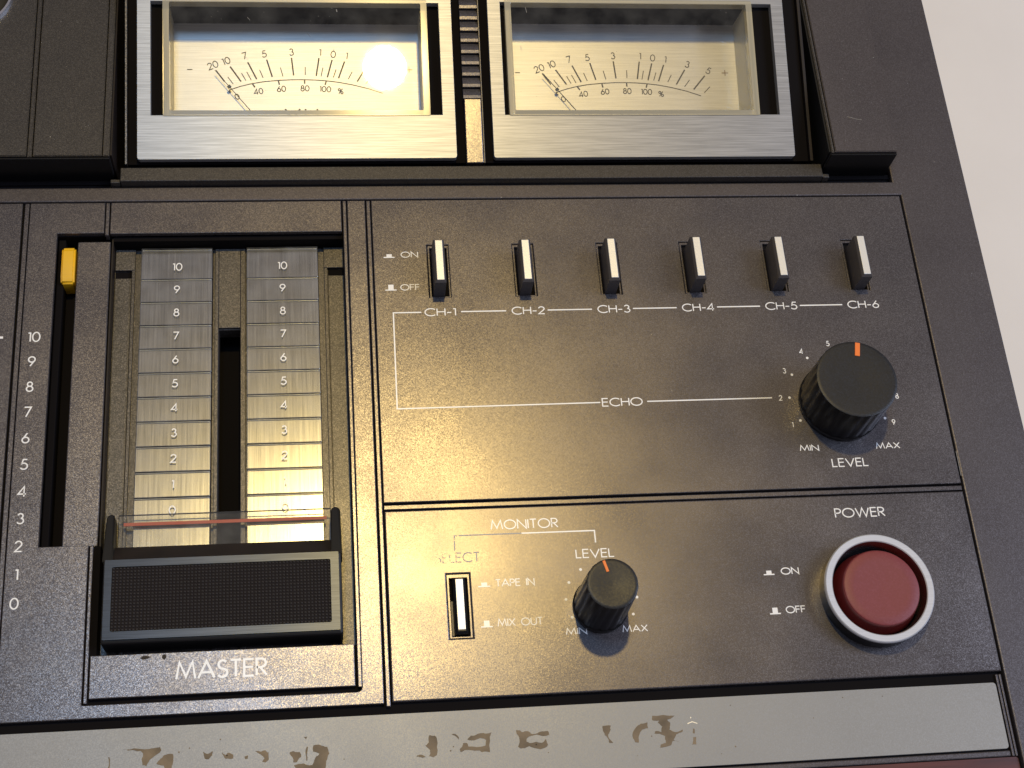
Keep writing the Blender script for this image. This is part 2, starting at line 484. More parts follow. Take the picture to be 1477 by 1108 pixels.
# chassis below everything
bm = bmesh.new()
add_box(bm, -150, 213.4, 20, 420, TZ + 6, -24, 1.5)
for fx in (-120, 195):
    for fy in (40, 400): add_box(bm, fx - 9, fx + 9, fy - 9, fy + 9, TZ, TZ + 6.2, 1)
link('chassis', bm, M['black'], mixer)
# deck under the panels seen through every gap
plate('deck', rect(-150, 190.4, 62, 256.5), [[(-79, 138.3), (-62.4, 138.3), (-62.4, 107), (7.3, 107), (7.3, 238), (-79, 238)]], -23.9, -1.6, M['void'], mixer, 0)
plate('slider_well', rect(-79.4, -72.6, 137.9, 238.4), [], -23.6, -9, M['void'], mixer, 0)

# right rail and the strip across, one moulding
rail = plate('rail', [(190.95, 20), (214.3, 20), (214.3, 420), (188.9, 420), (188.9, 254.6), (-150, 254.6), (-150, 249.55), (190.95, 249.55)],
      [], -3.2, 0, M['rail'], mixer, .45)
bm = bmesh.new(); add_box(bm, 191.2, 213.9, 20.5, 419, -24, -3.25, .5)
link('rail_wall', bm, M['rail'], mixer)

# panels
fader_panel = box('fader_panel', -150, -89.75, 90, 249.1, -3, 0, M['panel'], mixer, .22, True)
box('panel_bead', -89.05, -87.75, 89.6, 249.1, -3, -.15, M['panel'], mixer, .2, True)
r = [(8.95, 249.1), (14.45, 249.1), (14.3, 90), (-87.45, 90), (-87.45, 249.1), (-65.15, 249.1), (-65.15, 238.3), (-79.0, 238.3), (-79.0, 138.2), (-65.5, 138.2), (-65.5, 93.6)]
r += [(8.0 - .9, 93.6)] + [(7.3 + 1.25 * math.cos(math.radians(a)), 94.85 + 1.25 * math.sin(math.radians(a))) for a in (-60, -30, 0)]
left_panel = plate('channel_surround', r, [], -3, 0, M['panel'], mixer, .22)
master_top = box('recess_panel', -63.35, 7.0, 238.0, 249.1, -3, 0, M['panel'], mixer, .2, True)
box('panel_bead', -64.85, -63.75, 237.6, 249.1, -3, -.15, M['panel'], mixer, .2, True)
box('panel_bead', -65.1, -64.15, 94.0, 138.0, -3, -.05, M['panel'], mixer, .2, True)
box('panel_bead', 7.5, 8.55, 94.9, 249.1, -3, -.1, M['panel'], mixer, .2, True)
master_plate = box('master_name_plate', -63.75, 6.75, 95.2, 106.9, -3, -.02, M['panel'], mixer, .22, True)
box('panel_bead', 14.9, 16.05, 89.2, 249.1, -3, -.15, M['panel'], mixer, .2, True)
box('slot_divider', -73.05, -63.35, 138.45, 236.45, -10, -2.0, M['panel'], mixer, .3)
box('slider_rail', -78.95, -76.9, 138.4, 238, -12, -3.2, M['void'], mixer, .25)

# ---- echo panel with six switches
SX = [36.3 + 26.82 * i for i in range(6)]
slot_w, slot_y0, slot_y1 = 3.35, 214.1, 232.7
echo = plate('echo_panel', rect(16.45, 190.25, 147.65, 249.1), [rect(x - slot_w + .15, x + slot_w + .15, slot_y0, slot_y1) for x in SX], -3, 0, M['panel'], mixer, .22)
box('panel_bead', 16.45, 190.25, 145.55, 146.95, -3, -.15, M['panel'], mixer, .2, True)
for i, x in enumerate(SX):
    z = .05; rw = random.Random(i * 7 + 2); x = x + rw.uniform(-.14, .14); hz = rw.uniform(-.3, .3); lean = rw.uniform(-.12, .12)
    bw = 1.72
    bm = bmesh.new()
    # tall blade, slightly narrower at the top
    vs = []
    for zz, k, yb0, yb1 in ((-5, 1, 214.5, 229.6), (8.9 + hz, 1, 214.5, 229.4)):
        vs += [bm.verts.new((x - .25 + sx_ * bw * k + (lean if zz > 0 else 0), yy, zz)) for yy in (yb0, yb1) for sx_ in (-1, 1)]
    for f in ((0, 2, 3, 1), (4, 5, 7, 6), (0, 1, 5, 4), (2, 6, 7, 3), (0, 4, 6, 2), (1, 3, 7, 5)): bm.faces.new([vs[q] for q in f])
    bmesh.ops.recalc_face_normals(bm, faces=bm.faces)
    te = [e for e in bm.edges if min(v.co.z for v in e.verts) > 8]
    bmesh.ops.bevel(bm, geom=te, offset=.62, segments=1, affect='EDGES')
    sw = link('push_switch', bm, M['switch'], mixer, label='echo switch above CH-%d, standing up in its slot' % (i + 1))
    box('switch_cap', x + lean - .25 - 1.12, x + lean - .25 + 1.12, 215.1, 228.85, 8.7 + hz, 9.2 + hz, M['silver'], sw, .12)
    plate('switch_frame', rect(x - slot_w + .25, x + slot_w + .05, slot_y0 + .1, slot_y1 - .1), [rect(x - slot_w + .85, x + slot_w - .5, slot_y0 + .5, slot_y1 - .95)], -3, -.45, M['panel'], sw, .12)
T = text; Z = .05
ics = [(echo, 19.6, 23.0, 228.2, 1.3), (echo, 19.7, 23.1, 216.7, 2.05)]
for q in ics: icon(*q, Z)
T(echo, 'ON', 24.9, 30.3, 228.2, 2.15, Z); T(echo, 'OFF', 24.3, 30.3, 216.65, 2.2, Z)
for i, x in enumerate(SX):
    T(echo, 'CH-%d' % (i + 1), x - 5.0, x + (4.7 if i == 0 else 5.35), 207.6, 2.75, Z, .30)
    if i < 5: lines(echo, [[(x + 6.2, 209.0), (x + 20.1, 209.0)]], .36, Z)
lines(echo, [[(30.3, 209.0), (21.8, 209.0), (21.6, 177.0), (82.6, 177.35)]], .36, Z)
lines(echo, [[(97.0, 177.3), (135.9, 177.4)]], .36, Z)
T(echo, 'ECHO', 83.1, 95.6, 175.95, 2.8, Z, .31)
BK = (156.9, 175.3)
for ch, (nx, ny) in zip('1234589', [(141.0, 168.3), (138.6, 177.3), (141.2, 186.4), (147.6, 192.9), (156.6, 195.4), (175.6, 176.9), (172.9, 168.2)]):
    ctext(echo, ch, nx, ny, 1.85, Z, .24)
for ch, (nx, ny) in zip(('6', '7'), [(166.3, 192.9), (173.0, 186.4)]): ctext(echo, ch, nx, ny, 1.85, Z, .24)
dots(echo, [(149.2, 190.6), (143.4, 185.0), (141.4, 177.3), (143.6, 169.6), (157.0, 192.3), (164.7, 190.6), (170.3, 185.0), (172.4, 177.3), (170.4, 169.6)], .42, Z)
T(echo, 'MIN', 141.9, 147.9, 159.55, 2.0, Z, .25); T(echo, 'MAX', 165.8, 173.4, 159.5, 2.05, Z, .25)
T(echo, 'LEVEL', 151.1, 162.5, 154.1, 2.8, Z, .31)

# ---- monitor panel
monitor = plate('monitor_panel', rect(16.55, 190.25, 90.3, 145.1), [rect(33.1, 39.75, 107.0, 125.7)], -4.5, 0, M['panel'], mixer, .38)
T(monitor, 'MONITOR', 46.7, 66.4, 138.25, 3.0, Z, .32)
lines(monitor, [[(55.5, 136.95), (76.75, 136.95), (76.75, 133.3)]], .36, Z)
lines(monitor, [[(55.4, 136.95), (36.1, 136.95), (36.0, 132.4)]], .32, Z, M['faded'])
T(monitor, 'SELECT', 30.2, 43.1, 128.9, 3.0, Z, .30, M['faded'], label='worn faded SELECT lettering')
T(monitor, 'LEVEL', 70.6, 81.9, 128.75, 2.75, Z, .31)
T(monitor, 'TAPE IN', 46.9, 58.1, 121.3, 2.25, Z); T(monitor, 'MIX OUT', 46.7, 59.5, 109.8, 2.3, Z)
icon(monitor, 42.0, 45.4, 121.4, 1.35, Z); icon(monitor, 42.0, 45.3, 109.75, 1.95, Z)
T(monitor, 'MIN', 65.7, 71.7, 106.55, 2.0, Z, .25); T(monitor, 'MAX', 81.8, 89.1, 106.5, 2.05, Z, .25)
dots(monitor, [(71.6, 125.4), (67.9, 121.7), (66.6, 116.8), (67.9, 111.6), (85.4, 111.7), (87.0, 116.6), (85.0, 121.7), (81.6, 125.4)], .42, Z)
T(monitor, 'POWER', 149.2, 164.7, 138.0, 3.0, Z, .33)
T(monitor, 'ON', 130.1, 135.5, 121.35, 2.15, Z); T(monitor, 'OFF', 129.8, 135.7, 109.85, 2.15, Z)
icon(monitor, 124.9, 128.1, 121.4, 1.35, Z); icon(monitor, 125.0, 128.2, 109.75, 1.95, Z)
# monitor select switch, pressed in
bm = bmesh.new(); add_box(bm, 34.75, 38.35, 108.0, 124.3, -5, 1.5)
te = [e for e in bm.edges if min(v.co.z for v in e.verts) > 1.4]
bmesh.ops.bevel(bm, geom=te, offset=.72, segments=1, affect='EDGES')
sel = link('push_switch', bm, M['gloss'], mixer, label='monitor select switch pressed low in its slot')
box('switch_cap', 35.45, 37.6, 109.0, 123.6, 1.3, 1.85, M['silver'], sel, .12)
plate('switch_frame', rect(33.2, 39.65, 107.1, 125.6), [rect(33.9, 39.0, 107.6, 124.5)], -3, -.35, M['panel'], sel, .12)
bm = bmesh.new(); add_box(bm, 33.9, 34.75, 108.0, 118.2, -3.2, -1.4, .15); link('switch_latch', bm, M['cover'], sel)

# ---- knobs
def knob(cx, cy, r0, r1, h, flutes, mark, ang, mk_w, mk_l, label):
    bm = bmesh.new()
    n = flutes * 6
    rings = []
    prof = [(r0 + .25, .3), (r0 + .25, 1.2), (r0, 1.5), (r0 - (r0 - r1) * .5, h * .55), (r1 + .02, h - .55), (r1 - .12, h - .14), (r1 - .45, h), (r1 - 1.1, h + .02), (r1 * .55, h - .12), (.01, h - .22)]
    for k, (rr, zz) in enumerate(prof):
        ring = []
        for i in range(n):
            t = 2 * math.pi * i / n
            g = .24 * max(0, math.cos(t * flutes)) if 2 <= k <= 4 else 0
            ring.append(bm.verts.new((cx + (rr - g) * math.cos(t), cy + (rr - g) * math.sin(t), zz)))
        rings.append(ring)
    for k in range(len(rings) - 1):
        for i in range(n):
            f = bm.faces.new((rings[k][i], rings[k][(i + 1) % n], rings[k + 1][(i + 1) % n], rings[k + 1][i]))
            f.material_index = 0 if k >= 5 else 1
    o = link('rotary_knob', bm, [M['knob'], M['gloss']], mixer, smooth=True, label=label)
    a = math.radians(ang); d = Vector((math.cos(a), math.sin(a))); e = Vector((-d.y, d.x))
    bm = bmesh.new()
    add_box(bm, 0, mk_l, -mk_w / 2, mk_w / 2, h - .6, h + .1, .08)
    for v in bm.verts:
        x, y = v.co.x, v.co.y
        q = Vector((cx, cy)) + d * (r1 - .35 - mk_l + x) + e * y
        v.co.x, v.co.y = q.x, q.y
    link('pointer_mark', bm, M['orange'], o)
    return o
knob(156.9, 175.2, 12.7, 12.35, 17.3, 24, None, 79.5, 1.5, 4.4, 'large black echo level knob with orange mark')
knob(76.2, 114.5, 7.75, 7.15, 21.1, 18, None, 105.5, .8, 3.3, 'small black monitor level knob with orange mark')

# ---- power button
pcx, pcy = 156.6, 114.6
bm = bmesh.new()
lathe(bm, pcx, pcy, [(13.55, -1.6), (13.75, -1.6), (14.6, .02), (16.0, .02), (16.1, 4.9), (16.1, 5.6), (15.95, 5.85), (15.75, 6.0), (14.1, 5.95), (13.85, 5.7), (13.0, .2), (13.55, -1.6)], 128)
bm.normal_update()
for f in bm.faces:
    rr = math.hypot(f.calc_center_median().x - pcx, f.calc_center_median().y - pcy); zc = f.calc_center_median().z
    f.material_index = 1 if zc > 5.2 else (2 if rr > 15.5 else 0)
ring = link('power_button_ring', bm, [M['chrome'], M['ringtop'], M['gloss']], mixer, smooth=True)
bm = bmesh.new(); bm.faces.new([bm.verts.new((pcx + 14.2 * math.cos(i * math.pi / 32), pcy + 14.2 * math.sin(i * math.pi / 32), .3)) for i in range(64)])
link('ring_well', bm, M['void'], mixer)
bm = bmesh.new()
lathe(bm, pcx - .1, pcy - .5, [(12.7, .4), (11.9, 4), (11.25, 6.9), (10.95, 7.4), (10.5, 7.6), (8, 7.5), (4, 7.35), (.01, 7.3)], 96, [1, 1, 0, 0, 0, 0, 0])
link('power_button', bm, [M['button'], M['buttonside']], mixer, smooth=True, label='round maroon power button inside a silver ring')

# ---- front edge: dark trough, pale grey strip, trim
box('trough', -150, 190.4, 83, 90, -4.6, -2.4, M['void'], mixer, 0)
box('trough_line', -150, 188.2, 88.55, 88.95, -2.4, -1.9, M['well'], mixer, .1)
grey = plate('grey_strip', rect(-150, 187.95, 68.6, 87.2, .9), [], -3.8, -.7, M['grey'], mixer, .45)
for x0, x1 in ((188.55, 189.25), (189.55, 190.2)):
    box('panel_bead', x0, x1, 66.4, 89.6, -3.8, -.9, M['rail'], mixer, .18, True)
box('ledge', -150, 188.4, 66.55, 68.15, -3.8, -1.3, M['rail'], mixer, .3, True)
plate('red_brown_edge', rect(-150, 190.3, 20, 66.3, .8), [], -8, -1.35, M['wood'], mixer, .35)
box('strip_base', -150, 190.4, 20, 68.6, -23.8, -3.9, M['void'], mixer, 0)

# worn-through patches on the grey strip
RES = [
[(-54.6, 81.8), (-53.1, 81.6), (-51.7, 81.8), (-47.7, 81.4), (-44.8, 81.7), (-44.5, 80.9), (-46.5, 79.2), (-47.5, 78.4), (-48.3, 77.0), (-49.3, 77.3), (-49.5, 78.9), (-49.2, 80.3), (-49.8, 81.0), (-51.3, 81.2), (-53.1, 81.3)],
[(-43.9, 79.5), (-41.6, 79.8), (-41.4, 77.6), (-41.9, 75.8), (-43.5, 75.9), (-43.8, 76.9), (-45.7, 77.5), (-44.9, 78.4)],
[(-33.7, 79.9), (-32.6, 79.3), (-31.2, 79.9), (-31.4, 78.8), (-32.2, 77.9), (-33.2, 78.0), (-33.5, 78.9)],
[(-28.8, 79.5), (-27.8, 78.7), (-27.2, 79.3), (-25.9, 78.7), (-25.9, 77.7), (-27.8, 77.7), (-28.3, 78.4)],
[(-23.0, 78.0), (-22.0, 78.3), (-22.1, 77.5), (-22.8, 77.4)],
[(-20.2, 79.3), (-18.6, 79.1), (-17.5, 79.4), (-16.7, 78.5), (-16.6, 76.9), (-17.5, 76.2), (-18.3, 76.4), (-17.7, 77.4), (-18.6, 78.3)],
[(-11.2, 78.4), (-10.2, 78.8), (-8.4, 78.4), (-8.1, 77.1), (-9.3, 75.8), (-10.2, 75.8), (-10.4, 77.2)],
[(-10.0, 75.1), (-7.5, 75.4), (-5.2, 74.9), (-4.7, 76.0), (-3.3, 77.7), (-4.9, 78.3), (-4.9, 79.9), (-3.3, 80.1), (-1.2, 79.4), (-0.7, 77.6), (-1.5, 75.8), (-1.8, 73.5), (-9.3, 74.0)],
[(-7.4, 82.4), (-6.4, 82.4), (-6.7, 81.7)],
[(-58.1, 79.9), (-57.8, 79.8), (-57.7, 76.9), (-58.1, 76.9)],
[(-6.6, 79.7), (-6.3, 79.7), (-6.5, 76.1), (-6.8, 76.1)],
[(26.1, 81.0), (27.6, 80.8), (28.1, 80.1), (27.9, 75.6), (27.0, 75.1), (25.7, 75.4), (26.2, 76.1), (26.1, 77.0), (24.9, 78.3), (25.9, 79.1)],
[(22.8, 75.9), (23.9, 75.9), (24.9, 75.4), (24.0, 75.1), (22.9, 75.4)],
[(32.1, 80.9), (33.1, 81.0), (34.0, 80.1), (34.0, 79.4), (33.5, 80.1)],
[(36.3, 79.2), (37.3, 80.3), (40.0, 80.8), (43.0, 80.9), (42.4, 79.6), (42.2, 75.6), (40.0, 75.7), (39.4, 76.2), (35.4, 76.5), (34.4, 76.0), (34.1, 76.8), (35.1, 78.4), (36.1, 78.4), (36.5, 77.4), (41.1, 77.4), (41.4, 78.9), (39.9, 79.5)],
[(49.7, 81.1), (50.7, 81.0), (51.2, 80.5), (53.0, 80.6), (54.0, 79.8), (56.7, 80.4), (58.4, 80.4), (58.7, 79.4), (57.9, 79.1), (53.2, 79.2), (52.5, 78.8), (52.3, 77.8), (53.1, 77.4), (56.4, 77.3), (57.7, 78.3), (58.1, 76.8), (57.7, 76.2), (56.0, 75.6), (53.0, 76.6), (50.7, 76.1), (49.9, 76.6), (50.4, 79.2), (49.8, 80.1)],
[(73.6, 81.0), (74.5, 81.0), (75.8, 81.0), (75.5, 80.3), (75.7, 79.9), (74.8, 78.4), (76.0, 76.3), (74.9, 76.3), (74.6, 77.7), (73.9, 78.5), (73.5, 79.8)],
[(81.7, 78.6), (82.5, 79.8), (84.2, 81.0), (86.1, 81.3), (86.1, 79.6), (84.5, 79.4), (83.3, 77.7), (83.1, 75.9), (82.1, 76.1), (81.6, 77.3)],
[(87.6, 83.0), (93.9, 82.7), (92.8, 81.9), (91.7, 81.6), (92.4, 80.9), (92.0, 79.0), (93.5, 78.2), (95.7, 78.8), (95.7, 78.3), (93.8, 77.6), (92.8, 76.2), (94.3, 75.6), (92.5, 75.8), (91.9, 74.7), (90.0, 74.3), (88.8, 74.3), (89.2, 75.1), (90.6, 75.4), (90.6, 77.3), (87.7, 78.1), (87.9, 78.7), (89.7, 78.4), (90.1, 79.9), (89.0, 81.1), (89.4, 81.6), (87.5, 81.8)],
[(98.6, 78.9), (99.0, 78.8), (98.9, 77.5), (98.5, 77.6)],
[(98.4, 76.6), (99.2, 76.6), (99.0, 74.5), (97.9, 74.5)]]
def jag(pts, lv=2, k=.10):
    for _ in range(lv):
        out = []
        for i, p in enumerate(pts):
            q = pts[(i + 1) % len(pts)]; d = math.hypot(q[0] - p[0], q[1] - p[1])
            out += [p, ((p[0] + q[0]) / 2 + random.uniform(-k, k) * d, (p[1] + q[1]) / 2 + random.uniform(-k, k) * d)]
        pts = out
    return pts
for poly in RES:
    pts = jag(poly)
    bm = bmesh.new(); vs = [bm.verts.new((x, y, -.655)) for x, y in pts]
    for t in tessellate_polygon([[Vector((x, y, 0)) for x, y in pts]]): bm.faces.new([vs[i] for i in t])
    print_link('worn_patch', bm, M['residue'], grey)
lines(grey, [[(97.2, 80.3), (98.6, 80.75), (100.0, 80.2)], [(98.2, 81.7), (98.4, 82.1)]], .26, -.64, M['bare'], 'paint_chip')
rs = random.Random(3)
for k in range(26):
    x, y = rs.uniform(-80, 186), rs.uniform(70, 86); rr = rs.uniform(.10, .26)
    pts = [(x + rr * rs.uniform(.6, 1.2) * math.cos(i), y + rr * rs.uniform(.6, 1.2) * math.sin(i)) for i in range(6)]
    bm = bmesh.new(); bm.faces.new([bm.verts.new((a, b, -.655)) for a, b in pts]); print_link('paint_chip', bm, M['residue'], grey)

# ---- slider numbers and knob
for k, (x, y) in enumerate([(-83.8, 203.2), (-84.0, 195.2), (-84.1, 187.1), (-84.2, 179.1), (-84.3, 171.0), (-84.2, 162.9), (-84.3, 154.7), (-84.25, 146.7), (-84.3, 138.6), (-84.3, 130.5), (-84.45, 122.3)]):
    ctext(left_panel, str(10 - k), x, y, 3.35, Z, .36, stretch=1.14)
for k in range(11):
    y = 203.2 - 8.09 * k
    lines(fader_panel, [[(-98.5, y), (-92.6 - (.5 if k else 0), y)]], .62 if k == 0 else .34, Z, name='scale_tick')
bm = bmesh.new()
prof = [(-9, -2.2), (-8.8, -1), (-6.0, -.2), (5.2, -.2), (6.5, -1.0), (6.9, -2.2)]
for x in (-77.5, -73.5):
    for y, z in prof: bm.verts.new((x, 229.0 + y * .80, z - .6))
bm.verts.ensure_lookup_table(); n = len(prof)
lo = [bm.verts.new((x, 229.0 + y * .8, -9)) for x in (-77.5, -73.5) for y in (-8.4, 6.9)]
bm.verts.ensure_lookup_table(); V_ = bm.verts
bm.faces.new([V_[i] for i in range(n)] + [lo[1], lo[0]]); bm.faces.new([V_[n + i] for i in reversed(range(n))] + [lo[2], lo[3]])
for i in range(n - 1): bm.faces.new((V_[i], V_[i + 1], V_[n + i + 1], V_[n + i]))
bm.faces.new((V_[n - 1], lo[1], lo[3], V_[2 * n - 1])); bm.faces.new((lo[0], V_[0], V_[n], lo[2]))
bmesh.ops.recalc_face_normals(bm, faces=bm.faces)
bmesh.ops.bevel(bm, geom=[e for e in bm.edges if max(v.co.z for v in e.verts) > -3], offset=.55, segments=3, affect='EDGES')
sk = link('slider_knob', bm, M['yellow'], mixer, smooth=True, label='yellow slider knob at the top of its slot')

# ---- master fader recess
FZ = -8.0
floor = plate('fader_recess_floor', rect(-62.9, 7.7, 106.5, 238.4), [rect(-31.0, -24.6, 118, 208.3)], FZ - 5, FZ, M['divider'], mixer, .25)
box('fader_slot_well', -33, -22, 112, 212, FZ - 14, FZ - 10, M['void'], mixer, 0)
box('recess_wall', -62.5, 7.2, 236.5, 238.0, FZ + .02, -2.2, M['void'], mixer, 0)  # near-black colour paints the shade on the wall below the panel overhang
box('recess_wall', -63.0, -62.55, 107, 238, FZ, -2.6, M['well'], mixer, 0)
# guide ledges each side: a raised square at the top, a lower channel below
for (xa, xb, xc) in ((-62.4, -56.4, -57.6), (7.4, 1.2, 1.3)):
    a, b = min(xa, xb), max(xa, xb)
    box('guide_block', a, b, 229.0, 236.3, FZ, FZ + 1.1, M['divider'], mixer, .15)
    q0, q1 = (a, b - 1.1) if xa < 0 else (a + 1.2, b)
    box('guide_channel', q0, q1, 107, 226.6, FZ, FZ + .35, M['divider'], mixer, .12)
    box('notch_shade', q0, q1, 226.7, 228.9, FZ, FZ + .06, M['void'], mixer, 0)  # flat black sheet on the floor paints the shade of a notch
    e0, e1 = (q1 + .12, b) if xa < 0 else (a, q0 - .12)
    box('guide_edge', e0, e1, 107, 229.0, FZ, FZ + 1.05, M['divider'], mixer, .15)
box('slot_rib', -32.2, -31.1, 107, 236.3, FZ, FZ + .9, M['divider'], mixer, .15)
box('slot_rib', -24.5, -23.0, 107, 236.3, FZ, FZ + .9, M['divider'], mixer, .15)
box('slot_rib', -31.1, -24.5, 208.6, 236.3, FZ, FZ + .9, M['divider'], mixer, .15)
edges = [238.0, 226.2 , 217.6, 209.4, 201.6, 193.7, 185.7, 177.8, 169.8, 161.9, 153.9, 146.0, 138.0, 122.0]
nums = [229.0, 221.1, 213.2, 205.3, 197.4, 189.5, 181.6, 173.6, 165.5, 157.5, 149.6]
edges = [235.6] + [225.1 - 7.93 * i for i in range(11)] + [133, 120]
for (xa, xb, cx) in ((-54.4, -33.0, -43.5), (-22.5, -0.7, -11.6)):
    st = box('level_strip', xa - .15, xb + .15, 112, 235.7, FZ, -6.7, M['void'], mixer, .1)
    for k in range(len(edges) - 1):
        y1, y0 = edges[k], edges[k + 1]
        bm = bmesh.new()
        add_box(bm, xa, xb, y0 + .25, y1 - .2, -6.66, -6.1, .16, 2, True)
        add_box(bm, xa + .1, xb - .1, y1 - .52, y1 - .22, -6.2, -5.75, .1, 1, True, 1)  # pale strip paints the bright refracted line along the tile
        seg = link('level_segment', bm, [M['strip'], M['tileglint']], st)
    # clear cover over the whole strip
    bm = bmesh.new(); vs = [bm.verts.new(q) for q in ((xa, 112, -5.2), (xb, 112, -5.2), (xb, 235.6, -5.2), (xa, 235.6, -5.2))]; bm.faces.new(vs)
    print_link('strip_cover', bm, M['tile'], st)
    for k, y in enumerate(nums):
        ctext(st, str(10 - k), cx, y, 2.7, -5.1, .3, stretch=1.15)

# ---- master fader knob
fx0, fx1, fy0, fy1 = -60.3, 3.15, 109.9, 132.3
bm = bmesh.new()
# body: hollow-fronted block with slanting back rim and two horns
def prism(bm, pts, z0s, z1s):
    lo = [bm.verts.new((x, y, z)) for (x, y), z in zip(pts, z0s)]; hi = [bm.verts.new((x, y, z)) for (x, y), z in zip(pts, z1s)]
    n = len(pts); fs = [bm.faces.new(list(reversed(lo))), bm.faces.new(hi)]
    for i in range(n): fs.append(bm.faces.new((lo[i], lo[(i + 1) % n], hi[(i + 1) % n], hi[i])))
add_box(bm, fx0 - .5, fx1 + .75, fy0 - .9, fy1 + .2, -5.9, 3.6, .7)
body = link('master_fader_knob', bm, M['black'], mixer, label='wide black master fader cap with ribbed pad')
bm = bmesh.new()
prism(bm, [(fx0, fy1), (fx1 + .3, fy1), (fx1 + .3, fy1 + 5.6), (fx0, fy1 + 5.6)], [-4] * 4, [3.4, 3.4, -2.2, -2.2])
bmesh.ops.recalc_face_normals(bm, faces=bm.faces)
link('slanted_rim', bm, M['well'], body)
for a, b, s in ((-61.2, -58.3, 1), (1.1, 4.2, -1)):
    bm = bmesh.new()
    prism(bm, [(a, fy1 - .5), (b, fy1 - .5), (b - (0.2 if s < 0 else .5), 146.6), (b - .9, 147.6), (a + .9, 147.6), (a + .2, 146.6)], [-5.5] * 6, [3.5, 3.5, -.8, -1.6, -1.6, -.8])
    bmesh.ops.recalc_face_normals(bm, faces=bm.faces)
    bmesh.ops.bevel(bm, geom=list(bm.edges), offset=.3, segments=2, affect='EDGES')
    link('fader_horn', bm, M['black'], body)
plate('fader_frame', rect(fx0, fx1, fy0, fy1, .3), [rect(fx0 + 2.0, fx1 - 2.3, fy0 + 2.25, fy1 - 2.1, .5)], 3.55, 4.1, M['fframe'], body, .15)
px0, px1, py0, py1 = fx0 + 1.95, fx1 - 2.25, fy0 + 2.2, fy1 - 2.05
bm = bmesh.new(); add_box(bm, px0, px1, py0, py1, 3.3, 3.66)
link('grip_pad', bm, M['pad'], body)
bm = bmesh.new()
nx, ny = 62, 20
for i in range(nx):
    for j in range(ny):
        cx = px0 + (i + .5) * (px1 - px0) / nx; cy = py0 + (j + .5) * (py1 - py0) / ny
        a, b = (px1 - px0) / nx * .30, (py1 - py0) / ny * .33
        v = [bm.verts.new((cx - a, cy - b, 3.64)), bm.verts.new((cx + a, cy - b, 3.64)), bm.verts.new((cx + a, cy + b, 3.64)), bm.verts.new((cx - a, cy + b, 3.64))]
        t = [bm.verts.new((q.co.x * .55 + cx * .45, q.co.y * .55 + cy * .45, 4.05)) for q in v]
        bm.faces.new(t)
        for k in range(4): bm.faces.new((v[k], v[(k + 1) % 4], t[(k + 1) % 4], t[k]))
stud = link('grip_studs', bm, M['stud'], body); stud['kind'] = 'stuff'
# clear cursor window with its red hairline
bm = bmesh.new(); add_box(bm, -58.1, 1.35, 137.2, 147.9, -4.3, -3.1, .15)
cur = link('cursor_window', bm, M['lens'], body)
bm = bmesh.new(); add_box(bm, -56.8, .15, 144.9, 145.9, -4.62, -4.34, .05)
link('hairline', bm, M['red'], body)
T(master_plate, 'MASTER', -41.2, -16.7, 99.15, 5.1, Z, .55)
for pts in ([(-50.6, 105.6), (-49.6, 106.3), (-48.4, 106.1), (-47.6, 105.9), (-48.6, 105.4), (-49.8, 105.2)], [(-44.8, 106.2), (-44.0, 106.5), (-43.6, 105.6), (-44.2, 104.9), (-44.9, 105.5)]):
    bm = bmesh.new(); bm.faces.new([bm.verts.new((x, y, .04)) for x, y in pts]); print_link('paint_chip', bm, M['well'], master_plate)

# ------------------------------------------------------------------ upper section: covers, front bar, tilted meters
TH = math.radians(14.0); ct, st_ = math.cos(TH), math.sin(TH); O = Vector((0, 262, 5))
def tilt(p): return Vector((p.x, O.y + p.y * ct - p.z * st_, O.z + p.y * st_ + p.z * ct))

bm = bmesh.new(); add_box(bm, -62.3, 186.8, 256.2, 420, -23.8, -14.5); link('meter_tray', bm, M['void'], mixer)
box('tray_wall', -150, 188.5, 256.2, 258.0, -14.4, -1.0, M['void'], mixer, 0)
box('meter_bar', -60.6, 164.4, 255.0, 259.9, -3, 3.0, M['cover'], mixer, .3)
box('bar_end', -63.6, -60.7, 255.0, 256.3, -3, 2.0, M['cover'], mixer, .25)
box('bar_end', 164.5, 166.6, 255.0, 256.4, -3, 2.4, M['cover'], mixer, .25)
# left cover with its beads
BT = 12.0
def block(name, x0, x1, y0, mat, top=BT, drop=0, **k):
    bm = bmesh.new()
    prism(bm, [(x0, y0 - drop), (x1, y0 - drop), (x1, 420), (x0, 420)], [-3] * 4, [top] * 4)
    for v in bm.verts:
        if v.co.z > top - .1 and v.co.y < y0 + 1: v.co.y = y0
    bmesh.ops.recalc_face_normals(bm, faces=bm.faces)
    bmesh.ops.bevel(bm, geom=[e for e in bm.edges if min(v.co.z for v in e.verts) > top - .1], offset=.25, segments=2, affect='EDGES')
    return link(name, bm, mat, mixer, **k)
block('cover_block', -150, -87.2, 258.4, M['cover'])
block('cover_bead', -86.9, -85.6, 258.3, M['cover'], BT - .25)
block('cover_block', -85.2, -64.95, 258.4, M['cover'])
block('cover_bead', -64.65, -62.75, 258.4, M['cover'], BT - .1)
block('cover_block', 166.35, 187.2, 258.6, M['rail'])
block('cover_bead', 165.15, 166.0, 258.5, M['divider'], BT - .1)
# front faces of the covers are glossy black
box('cover_face', -150, -62.9, 257.6, 258.15, -3, BT - .6, M['gloss'], mixer, .1)
box('cover_face', 165.0, 187.1, 257.7, 258.3, -3, BT - .6, M['gloss'], mixer, .1)
# side walls of the meter bay
box('bay_wall', -62.6, -62.1, 259, 420, -14, BT - .8, M['well'], mixer, 0)
box('bay_wall', 164.5, 165.1, 259, 420, -14, BT - .8, M['black'], mixer, 0)
